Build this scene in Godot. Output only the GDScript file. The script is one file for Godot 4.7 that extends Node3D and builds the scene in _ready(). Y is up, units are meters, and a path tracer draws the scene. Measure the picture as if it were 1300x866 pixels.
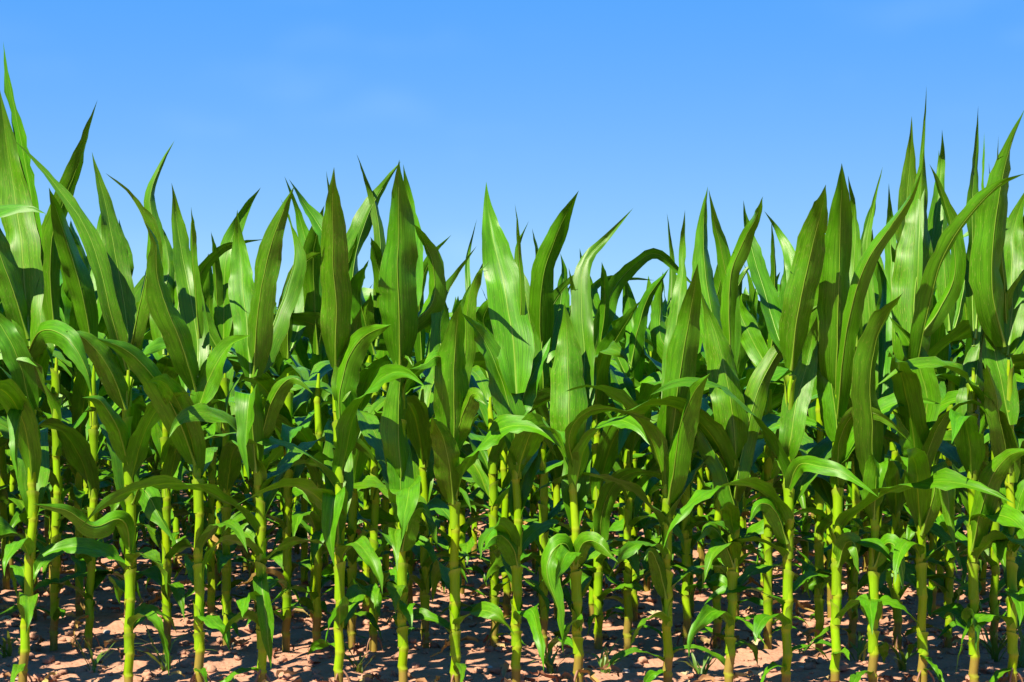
extends Node3D

# ---------------------------------------------------------------- measures
const F := 2474.0        # focal length in photograph pixels (1300 x 866)
const EYE := 0.976       # camera height above the soil
const ROW := 0.7         # distance between maize rows
const D1 := 5.5          # distance to the first row
const STEP := 0.17       # distance between plants in a row
const N_ROWS := 11       # rows built plant by plant

var M := {}
var rng := RandomNumberGenerator.new()
var names := {}
var wave_noise := FastNoiseLite.new()

func _ready():
	rng.seed = 4711
	set_camera_and_light()
	make_materials()
	make_ground()
	make_kinds()
	front_row()
	second_row()
	back_rows()
	far_field()
	ground_things()

# ---------------------------------------------------------------- camera, sky, sun
func set_camera_and_light():
	var cam := Camera3D.new()
	cam.name = "camera"
	add_child(cam)
	cam.position = Vector3(0, EYE, 0)
	cam.fov = rad_to_deg(2.0 * atan(433.0 / F))
	cam.near = 0.1
	cam.far = 2000.0
	cam.current = true
	var sm := ProceduralSkyMaterial.new()
	sm.sky_top_color = Color(0.045, 0.325, 0.98).linear_to_srgb()
	sm.sky_horizon_color = Color(0.50, 0.84, 1.03).linear_to_srgb()
	sm.sky_curve = 0.0566
	sm.ground_bottom_color = Color(0.16, 0.10, 0.06).linear_to_srgb()
	sm.ground_horizon_color = Color(0.35, 0.40, 0.42).linear_to_srgb()
	sm.sun_angle_max = 1.0
	sm.sky_cover = thin_cloud()
	sm.sky_cover_modulate = Color(1, 1, 1, 0.05)
	var sky := Sky.new()
	sky.sky_material = sm
	var env := Environment.new()
	env.background_mode = Environment.BG_SKY
	env.sky = sky
	env.background_energy_multiplier = 0.40
	env.tonemap_mode = Environment.TONE_MAPPER_LINEAR
	env.tonemap_exposure = 2.55
	env.sdfgi_enabled = true
	env.ssao_enabled = true
	env.ssil_enabled = true
	var we := WorldEnvironment.new()
	we.name = "environment"
	we.environment = env
	add_child(we)
	var sun := DirectionalLight3D.new()
	sun.name = "sun"
	add_child(sun)
	# the sun stands behind the camera to the left, high in the sky
	var az := deg_to_rad(40.0)
	var el := deg_to_rad(53.0)
	var from := Vector3(-sin(az) * cos(el), sin(el), cos(az) * cos(el))
	sun.look_at_from_position(from * 10.0, Vector3.ZERO)
	sun.light_energy = 1.6
	sun.light_color = Color(1.0, 0.95, 0.84)
	sun.light_angular_distance = 0.5
	sun.shadow_enabled = true

func thin_cloud() -> ImageTexture:
	var n := FastNoiseLite.new()
	n.seed = 8
	n.frequency = 1.0
	n.fractal_octaves = 4
	var n2 := FastNoiseLite.new()
	n2.seed = 9
	n2.frequency = 1.0
	var w := 1024
	var h := 512
	var im := Image.create(w, h, false, Image.FORMAT_RGBA8)
	for j in h:
		var el := PI * 0.5 - PI * (j + 0.5) / h
		for i in w:
			var a := 0.0
			if el > 0.0:
				var t := TAU * (i + 0.5) / w
				var p := Vector3(cos(t) * cos(el), sin(el), sin(t) * cos(el))
				var q := Vector3(p.x * 7.0, p.y * 34.0 + p.x * 6.0, p.z * 7.0)
				var v := n.get_noise_3dv(q)
				var k := n2.get_noise_3dv(p * 4.0)
				a = clampf((v - 0.12) * 2.6, 0.0, 1.0) * clampf(0.5 + 1.4 * k, 0.0, 1.0)
			im.set_pixel(i, j, Color(1, 1, 1, a))
	return ImageTexture.create_from_image(im)

# ---------------------------------------------------------------- materials
func lin(r: float, g: float, b: float) -> Color:
	return Color(r, g, b).linear_to_srgb()

func blade_images(variant: int) -> Array:
	# parallel veins and a pale midrib, u across and v along the blade
	var w := 256
	var h := 512
	var col := Image.create(w, h, true, Image.FORMAT_RGB8)
	var hgt := Image.create(w, h, false, Image.FORMAT_RGB8)
	var n := FastNoiseLite.new()
	n.seed = 21 + variant * 10
	n.frequency = 1.0
	n.fractal_type = FastNoiseLite.FRACTAL_NONE
	for j in h:
		var v := (j + 0.5) / h
		var mid_w := 0.056 * (1.0 - 0.75 * v) + 0.12 * exp(-v * 14.0)
		for i in w:
			var s := (i + 0.5) / w * 2.0 - 1.0
			var vein := n.get_noise_2d(s * 26.0, v * 2.2)
			var fine := n.get_noise_2d(s * 70.0 + 40.0, v * 5.0)
			var blot := n.get_noise_2d(s * 3.0 + 7.0, v * 9.0 + 3.0)
			var speck := n.get_noise_2d(s * 40.0, v * 160.0)
			var k := 1.0 + 0.32 * vein + 0.20 * fine + 0.16 * blot + 0.06 * speck
			var c := Vector3(0.056, 0.198, 0.003) * k
			c.x += 0.018 * clampf(vein, 0.0, 1.0)
			# pale scars and rubbed streaks that run with the veins
			var scar := n.get_noise_2d(s * 18.0 + 90.0, v * 22.0) + 0.35 * n.get_noise_2d(s * 55.0, v * 60.0 + 30.0)
			c = c.lerp(Vector3(0.24, 0.27, 0.07), 0.55 * smoothstep(0.80 - 0.07 * variant, 0.92 - 0.05 * variant, scar))
			c = c.lerp(Vector3(0.10, 0.10, 0.02), 0.5 * smoothstep(0.62, 0.75, -scar) * (0.5 if variant < 2 else 1.0))
			var m := 1.0 - smoothstep(mid_w * 0.55, mid_w, absf(s))
			var rim := smoothstep(0.965, 0.995, absf(s))
			c = c.lerp(Vector3(0.15, 0.285, 0.016) * (1.0 + 0.2 * fine), m)
			c = c.lerp(Vector3(0.14, 0.18, 0.03), rim * 0.5)
			col.set_pixel(i, j, lin(c.x, c.y, c.z))
			var e := 0.5 + 0.22 * vein + 0.10 * fine + 0.25 * m
			hgt.set_pixel(i, j, Color(e, e, e))
	col.generate_mipmaps()
	hgt.bump_map_to_normal_map(3.0)
	return [ImageTexture.create_from_image(col), ImageTexture.create_from_image(hgt)]

func plain(called: String, c: Color, rough: float, spec := 0.5) -> StandardMaterial3D:
	var m := StandardMaterial3D.new()
	m.resource_name = called
	m.albedo_color = c
	m.roughness = rough
	m.metallic_specular = spec
	m.cull_mode = BaseMaterial3D.CULL_DISABLED
	return m

func make_materials():
	M.leaves = []
	for k in 3:
		var b := blade_images(k)
		var leaf := plain("maize_blade", [Color(1, 1, 1), Color(0.97, 1.0, 0.9), Color(1, 0.97, 0.95)][k], [0.36, 0.42, 0.40][k], 0.32)
		leaf.albedo_texture = b[0]
		leaf.normal_enabled = true
		leaf.normal_texture = b[1]
		leaf.normal_scale = 0.4
		leaf.vertex_color_use_as_albedo = true
		leaf.backlight_enabled = true
		leaf.backlight = Color(0.46, 0.50, 0.025)
		M.leaves.append(leaf)
	var dry := plain("dry_blade", Color.WHITE, 0.8, 0.3)
	dry.vertex_color_use_as_albedo = true
	dry.backlight_enabled = true
	dry.backlight = Color(0.3, 0.25, 0.15)
	M.dry = dry
	var st := plain("maize_stalk", Color.WHITE, 0.48, 0.3)
	st.vertex_color_use_as_albedo = true
	st.albedo_texture = fibre()
	M.stalk = st
	var rib := plain("midrib", lin(0.145, 0.28, 0.014), 0.45)
	rib.backlight_enabled = true
	rib.backlight = Color(0.3, 0.35, 0.1)
	M.rib = rib
	M.root = plain("brace_root", lin(0.22, 0.11, 0.06), 0.7)
	var grass := plain("grass_blade", lin(0.07, 0.15, 0.012), 0.5)
	grass.backlight_enabled = true
	grass.backlight = Color(0.35, 0.4, 0.1)
	M.grass = grass
	M.pebble = plain("pale_stone", lin(0.42, 0.38, 0.35), 0.8)
	var soil := plain("sandy_soil", Color.WHITE, 0.95, 0.2)
	soil.vertex_color_use_as_albedo = true
	var s := soil_images()
	soil.albedo_texture = s[0]
	soil.heightmap_enabled = true
	soil.heightmap_texture = s[1]
	soil.heightmap_scale = 0.8
	soil.uv1_triplanar = true
	soil.uv1_world_triplanar = true
	soil.uv1_scale = Vector3(0.8, 0.8, 0.8)
	M.soil = soil

func fibre() -> ImageTexture:
	var im := Image.create(128, 256, true, Image.FORMAT_RGB8)
	var n := FastNoiseLite.new()
	n.seed = 3
	n.frequency = 1.0
	for j in 256:
		for i in 128:
			var a := TAU * i / 128.0
			var k := 0.93 + 0.16 * n.get_noise_3d(cos(a) * 7.0, sin(a) * 7.0, j * 0.02) + 0.10 * n.get_noise_3d(cos(a) * 2.0, sin(a) * 2.0, j * 0.09)
			im.set_pixel(i, j, lin(k, k, k))
	im.generate_mipmaps()
	return ImageTexture.create_from_image(im)

func soil_images() -> Array:
	var n := FastNoiseLite.new()
	n.seed = 31
	n.frequency = 0.012
	n.fractal_octaves = 6
	n.fractal_gain = 0.6
	var a := n.get_seamless_image(1024, 1024)
	n.seed = 77
	n.frequency = 0.05
	n.fractal_octaves = 3
	var b := n.get_seamless_image(1024, 1024)
	a.convert(Image.FORMAT_RGB8)
	b.convert(Image.FORMAT_RGB8)
	var da := a.get_data()
	var db := b.get_data()
	var col := PackedByteArray()
	var hg := PackedByteArray()
	col.resize(1024 * 1024 * 3)
	hg.resize(1024 * 1024 * 3)
	var lut := PackedByteArray()
	lut.resize(256 * 3)
	for i in 256:
		var k := 0.70 + 0.6 * i / 255.0
		var c := lin(0.375 * k, 0.200 * k, 0.136 * k)
		lut[i * 3] = c.r8
		lut[i * 3 + 1] = c.g8
		lut[i * 3 + 2] = c.b8
	for i in 1024 * 1024:
		var x := da[i * 3]
		var y := db[i * 3]
		var t := clampi((x * 2 + y) / 3, 0, 255)
		col[i * 3] = lut[t * 3]
		col[i * 3 + 1] = lut[t * 3 + 1]
		col[i * 3 + 2] = lut[t * 3 + 2]
		var e := clampi((x + y) / 2, 0, 255)
		hg[i * 3] = e
		hg[i * 3 + 1] = e
		hg[i * 3 + 2] = e
	var ic := Image.create_from_data(1024, 1024, false, Image.FORMAT_RGB8, col)
	var ih := Image.create_from_data(1024, 1024, false, Image.FORMAT_RGB8, hg)
	ic.generate_mipmaps()
	return [ImageTexture.create_from_image(ic), ImageTexture.create_from_image(ih)]

# ---------------------------------------------------------------- helpers
func numbered(called: String) -> String:
	var k: int = names.get(called, 0)
	names[called] = k + 1
	return called if k == 0 else "%s_%03d" % [called, k]

func thing(called: String, at: Vector3, label: String, category: String, group := "") -> Node3D:
	var o := Node3D.new()
	o.name = numbered(called)
	add_child(o)
	o.position = at
	describe(o, label, category, group)
	return o

func describe(o: Node, label: String, category: String, group := ""):
	o.set_meta("label", label)
	o.set_meta("category", category)
	if group != "":
		o.set_meta("group", group)

func part(called: String, mesh: Mesh, mat: Material, parent: Node) -> MeshInstance3D:
	var o := MeshInstance3D.new()
	o.name = called
	o.mesh = mesh
	o.material_override = mat
	o.cast_shadow = GeometryInstance3D.SHADOW_CASTING_SETTING_ON
	parent.add_child(o, true)
	return o

func commit(v: PackedVector3Array, uv: PackedVector2Array, col: PackedColorArray, idx: PackedInt32Array) -> ArrayMesh:
	var nrm := PackedVector3Array()
	nrm.resize(v.size())
	for k in range(0, idx.size(), 3):
		var a := v[idx[k]]
		var n := (v[idx[k + 2]] - a).cross(v[idx[k + 1]] - a)
		for q in 3:
			nrm[idx[k + q]] += n
	for k in nrm.size():
		nrm[k] = nrm[k].normalized() if nrm[k].length_squared() > 1e-20 else Vector3.UP
	var arr := []
	arr.resize(Mesh.ARRAY_MAX)
	arr[Mesh.ARRAY_VERTEX] = v
	arr[Mesh.ARRAY_NORMAL] = nrm
	if uv.size() > 0:
		arr[Mesh.ARRAY_TEX_UV] = uv
	if col.size() > 0:
		arr[Mesh.ARRAY_COLOR] = col
	arr[Mesh.ARRAY_INDEX] = idx
	var m := ArrayMesh.new()
	m.add_surface_from_arrays(Mesh.PRIMITIVE_TRIANGLES, arr)
	return m

func smooth_path(pts: Array, n: int) -> PackedVector3Array:
	var c := Curve3D.new()
	c.bake_interval = 0.008
	for i in pts.size():
		var a: Vector3 = pts[maxi(i - 1, 0)]
		var b: Vector3 = pts[mini(i + 1, pts.size() - 1)]
		var p: Vector3 = pts[i]
		var dir := (b - a)
		var la := (p - a).length()
		var lb := (b - p).length()
		var t := dir.normalized() if dir.length() > 1e-6 else Vector3.ZERO
		c.add_point(p, -t * la / 3.0, t * lb / 3.0)
	var out := PackedVector3Array()
	var l := c.get_baked_length()
	for i in n + 1:
		out.append(c.sample_baked(l * i / n, true))
	return out

# a point of the place, from where it stands in the photograph and how far away it is
func at(px: float, py: float, d: float) -> Vector3:
	return Vector3((px - 650.0) / F * d, EYE - (py - 433.0) / F * d, -d)

# ---------------------------------------------------------------- the blade of a leaf
const PROFILE := [[0.0, 0.52], [0.025, 0.66], [0.07, 0.84], [0.16, 0.94], [0.28, 0.98], [0.42, 1.0], [0.56, 0.91], [0.70, 0.68], [0.82, 0.41], [0.91, 0.19], [0.965, 0.07], [1.0, 0.0]]

func profile(t: float) -> float:
	for i in range(1, PROFILE.size()):
		if t <= PROFILE[i][0]:
			var a: Array = PROFILE[i - 1]
			var b: Array = PROFILE[i]
			return lerpf(a[1], b[1], (t - a[0]) / (b[0] - a[0]))
	return 0.0

# pts: spine from base to tip; o: width, across (constant width direction) or face (direction the blade faces),
# fold0/fold/fold1, roll0/roll1, wave, tint, seg, half
func blade(pts: Array, o: Dictionary) -> ArrayMesh:
	var seg: int = o.get("seg", 20)
	var half: int = o.get("half", 3)
	var path := smooth_path(pts, seg)
	var width: float = o.width
	var rough: float = o.get("rough", 0.007)
	var seed_at := rng.randf() * 500.0
	for i in range(1, seg + 1):
		var t := float(i) / seg
		var q := smoothstep(0.0, 0.25, t) * rough
		path[i] += Vector3(wave_noise.get_noise_2d((seed_at + t * 2.6) * 100.0, 0.0), 0.6 * wave_noise.get_noise_2d((seed_at + t * 2.6) * 100.0, 500.0), wave_noise.get_noise_2d((seed_at + t * 2.6) * 100.0, 900.0)) * q
	var fold0: float = o.get("fold0", 1.1)
	var fold: float = o.get("fold", 0.35)
	var fold1: float = o.get("fold1", 0.5)
	var roll0: float = o.get("roll0", 0.0)
	var roll1: float = o.get("roll1", 0.0)
	var wave: float = o.get("wave", 0.1)
	var tint: Color = o.get("tint", Color.WHITE)
	var tip: Color = o.get("tip", tint)
	var ph := rng.randf() * 100.0
	var length := 0.0
	for i in seg:
		length += path[i].distance_to(path[i + 1])
	var v := PackedVector3Array()
	var uv := PackedVector2Array()
	var col := PackedColorArray()
	var idx := PackedInt32Array()
	var wprev := Vector3.ZERO
	for i in seg + 1:
		var t := float(i) / seg
		var p := path[i]
		var tan := (path[mini(i + 1, seg)] - path[maxi(i - 1, 0)]).normalized()
		var w: Vector3
		if o.has("across"):
			w = o.across
			w = (w - tan * w.dot(tan)).normalized()
		else:
			var face: Vector3 = o.get("face", Vector3(0, 0, 1))
			w = tan.cross(face)
			if w.length() < 0.15 and wprev != Vector3.ZERO:
				w = wprev
			w = w.normalized()
			if wprev != Vector3.ZERO and w.dot(wprev) < 0.0:
				w = -w
			w = (w + wprev * 0.6).normalized()
			w = (w - tan * w.dot(tan)).normalized()
			wprev = w
		var twist: float = o.get("twist", 0.7) * smoothstep(0.08, 0.5, t) * wave_noise.get_noise_2d((seed_at + t * 1.2) * 100.0, 300.0) * 1.6
		w = w.rotated(tan, lerpf(roll0, roll1, smoothstep(0.0, 1.0, t)) + twist)
		var n := w.cross(tan)
		var pf := 0.5 * width * profile(t)
		var b := lerpf(fold0, fold, smoothstep(0.0, 0.22, t))
		b = lerpf(b, fold1, smoothstep(0.55, 1.0, t))
		b += 0.30 * wave_noise.get_noise_2d((seed_at + t * 2.2) * 100.0, 700.0) * smoothstep(0.1, 0.3, t)
		var amp: float = width * wave * smoothstep(0.05, 0.3, t) * (1.0 - smoothstep(0.75, 1.0, t))
		for j in range(-half, half + 1):
			var s := float(j) / half
			var e := absf(s)
			var side := 0.0 if j < 0 else 37.0
			var hw := pf * (1.0 + 0.13 * wave_noise.get_noise_1d((ph + side + t * length * 6.0) * 100.0) + 0.05 * wave_noise.get_noise_1d((ph * 2.0 + side + t * length * 22.0) * 100.0))
			var lift := hw * e * sin(b) - hw * e * e * 0.18 * cos(b)
			lift += amp * pow(e, 1.6) * wave_noise.get_noise_1d((ph * 3.0 + side + t * length * 5.5) * 100.0) * 1.8
			lift += amp * 0.7 * e * e * e * wave_noise.get_noise_1d((ph * 5.0 + side + t * length * 21.0) * 100.0)
			lift += amp * 0.22 * wave_noise.get_noise_1d((ph * 7.0 + t * length * 4.0 + s * 0.4) * 100.0)
			v.append(p + w * (hw * s * cos(b * 0.9)) + n * lift)
			uv.append(Vector2(s * 0.5 + 0.5, t))
			var k := 1.0 + 0.10 * wave_noise.get_noise_2d((ph + t * 3.0) * 100.0, s * 90.0)
			var c := tint.lerp(tip, smoothstep(0.45, 0.95, t + 0.2 * wave_noise.get_noise_2d(s * 200.0, (ph + t * 4.0) * 100.0)))
			col.append(Color(c.r * k, c.g * k, c.b * k))
	var cols := 2 * half + 1
	for i in seg:
		for j in cols - 1:
			var a := i * cols + j
			idx.append_array([a, a + cols, a + 1, a + 1, a + cols, a + cols + 1])
	if o.get("rib", false):
		last_rib = rib_mesh(v, cols, seg, half)
	return commit(v, uv, col, idx)

var last_rib: ArrayMesh

# the thick pale rib along the middle of a blade, proud of it on both sides
func rib_mesh(bv: PackedVector3Array, cols: int, seg: int, half: int) -> ArrayMesh:
	var v := PackedVector3Array()
	var idx := PackedInt32Array()
	var n_most := int(seg * 0.86)
	for i in n_most + 1:
		var t := float(i) / seg
		var c := bv[i * cols + half]
		var a := bv[i * cols + half + 1] - c
		var b := bv[i * cols + half - 1] - c
		var side := (a.normalized() - b.normalized()).normalized()
		var tan := (bv[mini(i + 1, seg) * cols + half] - bv[maxi(i - 1, 0) * cols + half]).normalized()
		var n := side.cross(tan).normalized()
		var r := 0.0019 * (1.0 - t) + 0.0003 + 0.004 * exp(-t * 18.0)
		v.append(c + side * r)
		v.append(c + n * r * 0.75)
		v.append(c - side * r)
		v.append(c - n * r * 0.75)
	for i in n_most:
		for j in 4:
			var p := i * 4 + j
			var p2 := i * 4 + (j + 1) % 4
			idx.append_array([p, p + 4, p2, p2, p + 4, p2 + 4])
	return commit(v, PackedVector2Array(), PackedColorArray(), idx)

# spine of a leaf that leaves the stalk at P towards azimuth PHI, rises at UP0 and bends to UP1 (radians above level)
func arc_spine(p: Vector3, phi: float, length: float, up0: float, up1: float, bend: float, swerve: float) -> Array:
	var out := [p]
	var n := 7
	for i in n:
		var t := (i + 0.5) / n
		var e := lerpf(up0, up1, pow(t, bend))
		var a := phi + swerve * t * t
		p += Vector3(cos(a) * cos(e), sin(e), sin(a) * cos(e)) * (length / n)
		if p.y < 0.015:
			p.y = 0.015 + 0.01 * t
		out.append(p)
	return out

func green() -> Color:
	var k := rng.randf_range(0.78, 1.22)
	var warm := rng.randf_range(-0.16, 0.16)
	return Color(k * (1.0 + warm), k, k * (1.0 - warm * 0.5))

# ---------------------------------------------------------------- the stalk
func stalk_mesh(path_pts: Array, nodes: Array, r0: float, r1: float, sides: int) -> ArrayMesh:
	var top: float = path_pts[-1].y - 0.06
	var ys := [-0.04]
	var k := 0
	for i in nodes.size():
		var y: float = nodes[i]
		for dy in [-0.012, -0.004, 0.0, 0.004, 0.011]:
			if y + dy < top - 0.005 and y + dy > ys[-1] + 0.002:
				ys.append(y + dy)
		var next: float = nodes[i + 1] if i + 1 < nodes.size() else top
		if y + (next - y) * 0.5 < top and y + (next - y) * 0.5 > ys[-1] + 0.01:
			ys.append(y + (next - y) * 0.5)
	ys.append(top)
	var v := PackedVector3Array()
	var uv := PackedVector2Array()
	var col := PackedColorArray()
	var idx := PackedInt32Array()
	var shade := []
	for i in nodes.size() + 1:
		shade.append([rng.randf_range(0.86, 1.12), rng.randf_range(-0.12, 0.16)])
	var red_up := rng.randi_range(0, 1)
	var spots := rng.randf() * 50.0
	for i in ys.size():
		var y: float = ys[i]
		var c := stalk_at(path_pts, y)
		var zig := 0
		for q in nodes.size():
			if y > nodes[q]:
				zig = q
		if y > nodes[0]:
			var z0: float = nodes[zig]
			var z1: float = nodes[zig + 1] if zig + 1 < nodes.size() else top
			c += Vector3(0.0030, 0, 0.0018) * (lerpf(-1.0, 1.0, clampf((y - z0) / maxf(z1 - z0, 0.01), 0.0, 1.0)) * (1.0 if zig % 2 == 0 else -1.0))
		var t := clampf(y / top, 0.0, 1.0)
		var r := lerpf(r0, r1, t * t) * (1.0 - 0.6 * smoothstep(0.90, 1.0, t))
		var inter := 0
		var near := 1.0
		var since := 1.0
		for q in nodes.size():
			if y > nodes[q] - 0.002:
				inter = q + 1
				since = y - nodes[q]
			near = minf(near, absf(y - nodes[q]))
		r *= 1.0 + 0.07 * exp(-pow(near / 0.006, 2.0)) + 0.06 * clampf(1.0 - since / 0.08, 0.0, 1.0)
		var sh: Array = shade[inter]
		var g := Color(0.212, 0.385, 0.004) * float(sh[0])
		g.r *= 1.0 + float(sh[1])
		if inter <= red_up:
			g = Color(0.24, 0.185, 0.035) * float(sh[0])
		for j in sides + 1:
			var a := TAU * j / sides
			var cc := g
			if near < 0.0055:
				cc = g.lerp(Color(0.28, 0.34, 0.02), 0.6)
			elif wave_noise.get_noise_2d((spots + a) * 60.0, y * 900.0) > 0.35:
				cc = g.lerp(Color(0.22, 0.20, 0.03), 0.22)
			v.append(c + Vector3(cos(a), 0, sin(a)) * r)
			uv.append(Vector2(float(j) / sides, y * 2.0))
			col.append(cc)
	var n := sides + 1
	for i in ys.size() - 1:
		for j in sides:
			var a := i * n + j
			idx.append_array([a, a + n, a + 1, a + 1, a + n, a + n + 1])
	return commit(v, uv, col, idx)

func stalk_at(path_pts: Array, y: float) -> Vector3:
	for i in range(1, path_pts.size()):
		if y <= path_pts[i].y or i == path_pts.size() - 1:
			var a: Vector3 = path_pts[i - 1]
			var b: Vector3 = path_pts[i]
			var t := (y - a.y) / maxf(b.y - a.y, 0.001)
			t = clampf(t, -1.0, 1.2)
			var p := a.lerp(b, t)
			p.y = y
			return p
	return Vector3(0, y, 0)

var root_mesh: ArrayMesh

func brace_roots(parent: Node, count: int):
	if root_mesh == null:
		root_mesh = tube([Vector3(0.010, 0.045, 0), Vector3(0.026, 0.026, 0.002), Vector3(0.038, -0.02, 0.004)], 0.0035, 0.0022, 5)
	for i in count:
		var o := part("brace_root", root_mesh, M.root, parent)
		o.rotation.y = TAU * (i + rng.randf_range(-0.25, 0.25)) / count
		o.scale = Vector3.ONE * rng.randf_range(0.8, 1.15)

func tube(pts: Array, r0: float, r1: float, sides: int) -> ArrayMesh:
	var path := smooth_path(pts, 5)
	var v := PackedVector3Array()
	var idx := PackedInt32Array()
	for i in path.size():
		var tan := (path[mini(i + 1, path.size() - 1)] - path[maxi(i - 1, 0)]).normalized()
		var a := tan.cross(Vector3(0.3, 0.2, 1)).normalized()
		var b := tan.cross(a)
		for j in sides:
			var q := TAU * j / sides
			v.append(path[i] + (a * cos(q) + b * sin(q)) * lerpf(r0, r1, float(i) / (path.size() - 1)))
	for i in path.size() - 1:
		for j in sides:
			var p := i * sides + j
			var p2 := i * sides + (j + 1) % sides
			idx.append_array([p, p + sides, p2, p2, p + sides, p2 + sides])
	return commit(v, PackedVector2Array(), PackedColorArray(), idx)

# ---------------------------------------------------------------- a maize plant
func node_heights(h: float) -> Array:
	var out := []
	var y := rng.randf_range(0.03, 0.05)
	var gap := 0.055
	while y < h * 0.80:
		out.append(y)
		y += gap * rng.randf_range(0.88, 1.12)
		gap = minf(gap + 0.016, 0.105)
	return out

# the sheath of a leaf: an open sleeve round the stalk that flares where the blade leaves it
func sheath_mesh(path: Array, y0: float, y1: float, r0: float, r1: float, open_at: float) -> ArrayMesh:
	var v := PackedVector3Array()
	var uv := PackedVector2Array()
	var col := PackedColorArray()
	var idx := PackedInt32Array()
	var sides := 10
	var k := rng.randf_range(0.80, 1.0)
	var c0 := Color(0.20 * k, 0.385 * k, 0.005)
	for i in 6:
		var t := i / 5.0
		var y := lerpf(y0, y1, t)
		var r := lerpf(r0, r1, t) * 1.12 + (0.0045 * pow(t, 6.0)) + 0.0006
		var gap := lerpf(0.15, 0.75, t * t)
		for j in sides + 1:
			var a := open_at + gap + (TAU - 2.0 * gap) * j / sides
			var dip := 0.018 * pow(absf(2.0 * j / sides - 1.0), 2.0) * t
			v.append(stalk_at(path, y - dip) + Vector3(cos(a), 0, sin(a)) * r)
			uv.append(Vector2(float(j) / sides, y * 2.0))
			var e := c0 if i < 5 else Color(0.24, 0.36, 0.03)
			if j == 0 or j == sides:
				e = Color(0.22, 0.33, 0.03)
			col.append(e)
	var n := sides + 1
	for i in 5:
		for j in sides:
			var a := i * n + j
			idx.append_array([a, a + n, a + 1, a + 1, a + n, a + n + 1])
	return commit(v, uv, col, idx)

# leaves that grow by rule on the nodes between Y0 and Y1 of a plant of height H
func rule_leaves(root: Node, path: Array, nodes: Array, h: float, phi: float, y_most: float, rich: Dictionary):
	var seg: int = rich.seg
	var half: int = rich.half
	for i in nodes.size():
		var y: float = nodes[i]
		if y > y_most:
			break
		var r := y / h
		if rng.randf() < (0.35 if r < 0.10 else rich.get("skip", 0.0)):
			continue
		var a := phi + PI * (i % 2) + rng.randf_range(-0.55, 0.55)
		var p := stalk_at(path, y) + Vector3(cos(a), 0, sin(a)) * 0.008
		var o := {"seg": seg, "half": half, "across": Vector3(-sin(a), 0, cos(a)), "tint": green()}
		var length := 0.0
		var spine := []
		var dry := false
		if r < 0.10:
			length = rng.randf_range(0.13, 0.26)
			dry = rng.randf() < 0.22
			spine = arc_spine(p, a, length, rng.randf_range(0.5, 1.1), rng.randf_range(-1.3, -0.7), 0.7, rng.randf_range(-0.6, 0.6))
			o.width = rng.randf_range(0.026, 0.040)
			o.wave = 0.16
			o.roll1 = rng.randf_range(-1.0, 1.0)
		elif r < 0.32:
			length = rng.randf_range(0.20, 0.38)
			dry = r < 0.2 and rng.randf() < 0.02
			spine = arc_spine(p, a, length, rng.randf_range(0.9, 1.4), rng.randf_range(-1.55, -0.9), 0.9, rng.randf_range(-0.7, 0.7))
			o.width = rng.randf_range(0.048, 0.072)
			o.wave = 0.20
			o.roll1 = rng.randf_range(-1.3, 1.3)
		elif r < 0.64:
			length = rng.randf_range(0.42, 0.68)
			spine = arc_spine(p, a, length, rng.randf_range(1.1, 1.42), rng.randf_range(-1.45, -0.2), 1.5, rng.randf_range(-0.6, 0.6))
			o.width = rng.randf_range(0.074, 0.100)
			o.wave = 0.18
			o.roll1 = rng.randf_range(-1.2, 1.2)
		else:
			# the upright whorl at the top
			var reach := h * rng.randf_range(0.86, 1.0) - y
			var up1 := rng.randf_range(0.9, 1.5)
			if rng.randf() < 0.3:
				up1 = rng.randf_range(-0.5, 0.6)
			length = clampf(reach * rng.randf_range(1.0, 1.15), 0.28, 0.66)
			spine = arc_spine(p, a, length, rng.randf_range(1.32, 1.5), up1, 1.7, rng.randf_range(-0.5, 0.5))
			o.width = rng.randf_range(0.065, 0.098)
			o.wave = 0.12
			o.roll0 = rng.randf_range(-0.5, 0.5)
			o.roll1 = rng.randf_range(-0.9, 0.9)
			o.fold = 0.42
		if dry:
			o.tint = Color(0.30, 0.20, 0.06) * rng.randf_range(0.7, 1.1)
			o.fold = 1.1
			o.fold1 = 1.3
			o.wave = 0.15
			o.rough = 0.03
			o.twist = 1.2
			o.width *= 0.7
			o.half = 4
			o.seg = 22
			part("withered_leaf", blade(spine, o), M.dry, root)
			continue
		if r < 0.2 and rng.randf() < 0.3:
			o.tip = Color(3.2, 1.35, 2.0)
		part("leaf", blade(spine, o), M.leaves[rng.randi() % 3], root)
		if r > 0.06 and r < 0.66 and rng.randf() < rich.get("double", 0.0):
			# a second blade from the node's other side, off the older shoot
			var a2 := a + PI + rng.randf_range(-1.1, 1.1)
			var p2 := stalk_at(path, y - 0.02) + Vector3(cos(a2), 0, sin(a2)) * 0.008
			var o2 := {"seg": seg, "half": half, "across": Vector3(-sin(a2), 0, cos(a2)), "tint": green(), "wave": 0.2, "width": o.width * 0.95, "roll1": rng.randf_range(-0.9, 0.9)}
			part("leaf", blade(arc_spine(p2, a2, length * rng.randf_range(0.7, 1.0), rng.randf_range(0.7, 1.25), rng.randf_range(-1.4, -0.4), 1.0, rng.randf_range(-0.6, 0.6)), o2), M.leaves[rng.randi() % 3], root)

# ---------------------------------------------------------------- kinds that the back rows are copied from
var kinds := []        # [[parts to copy], height]

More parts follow.
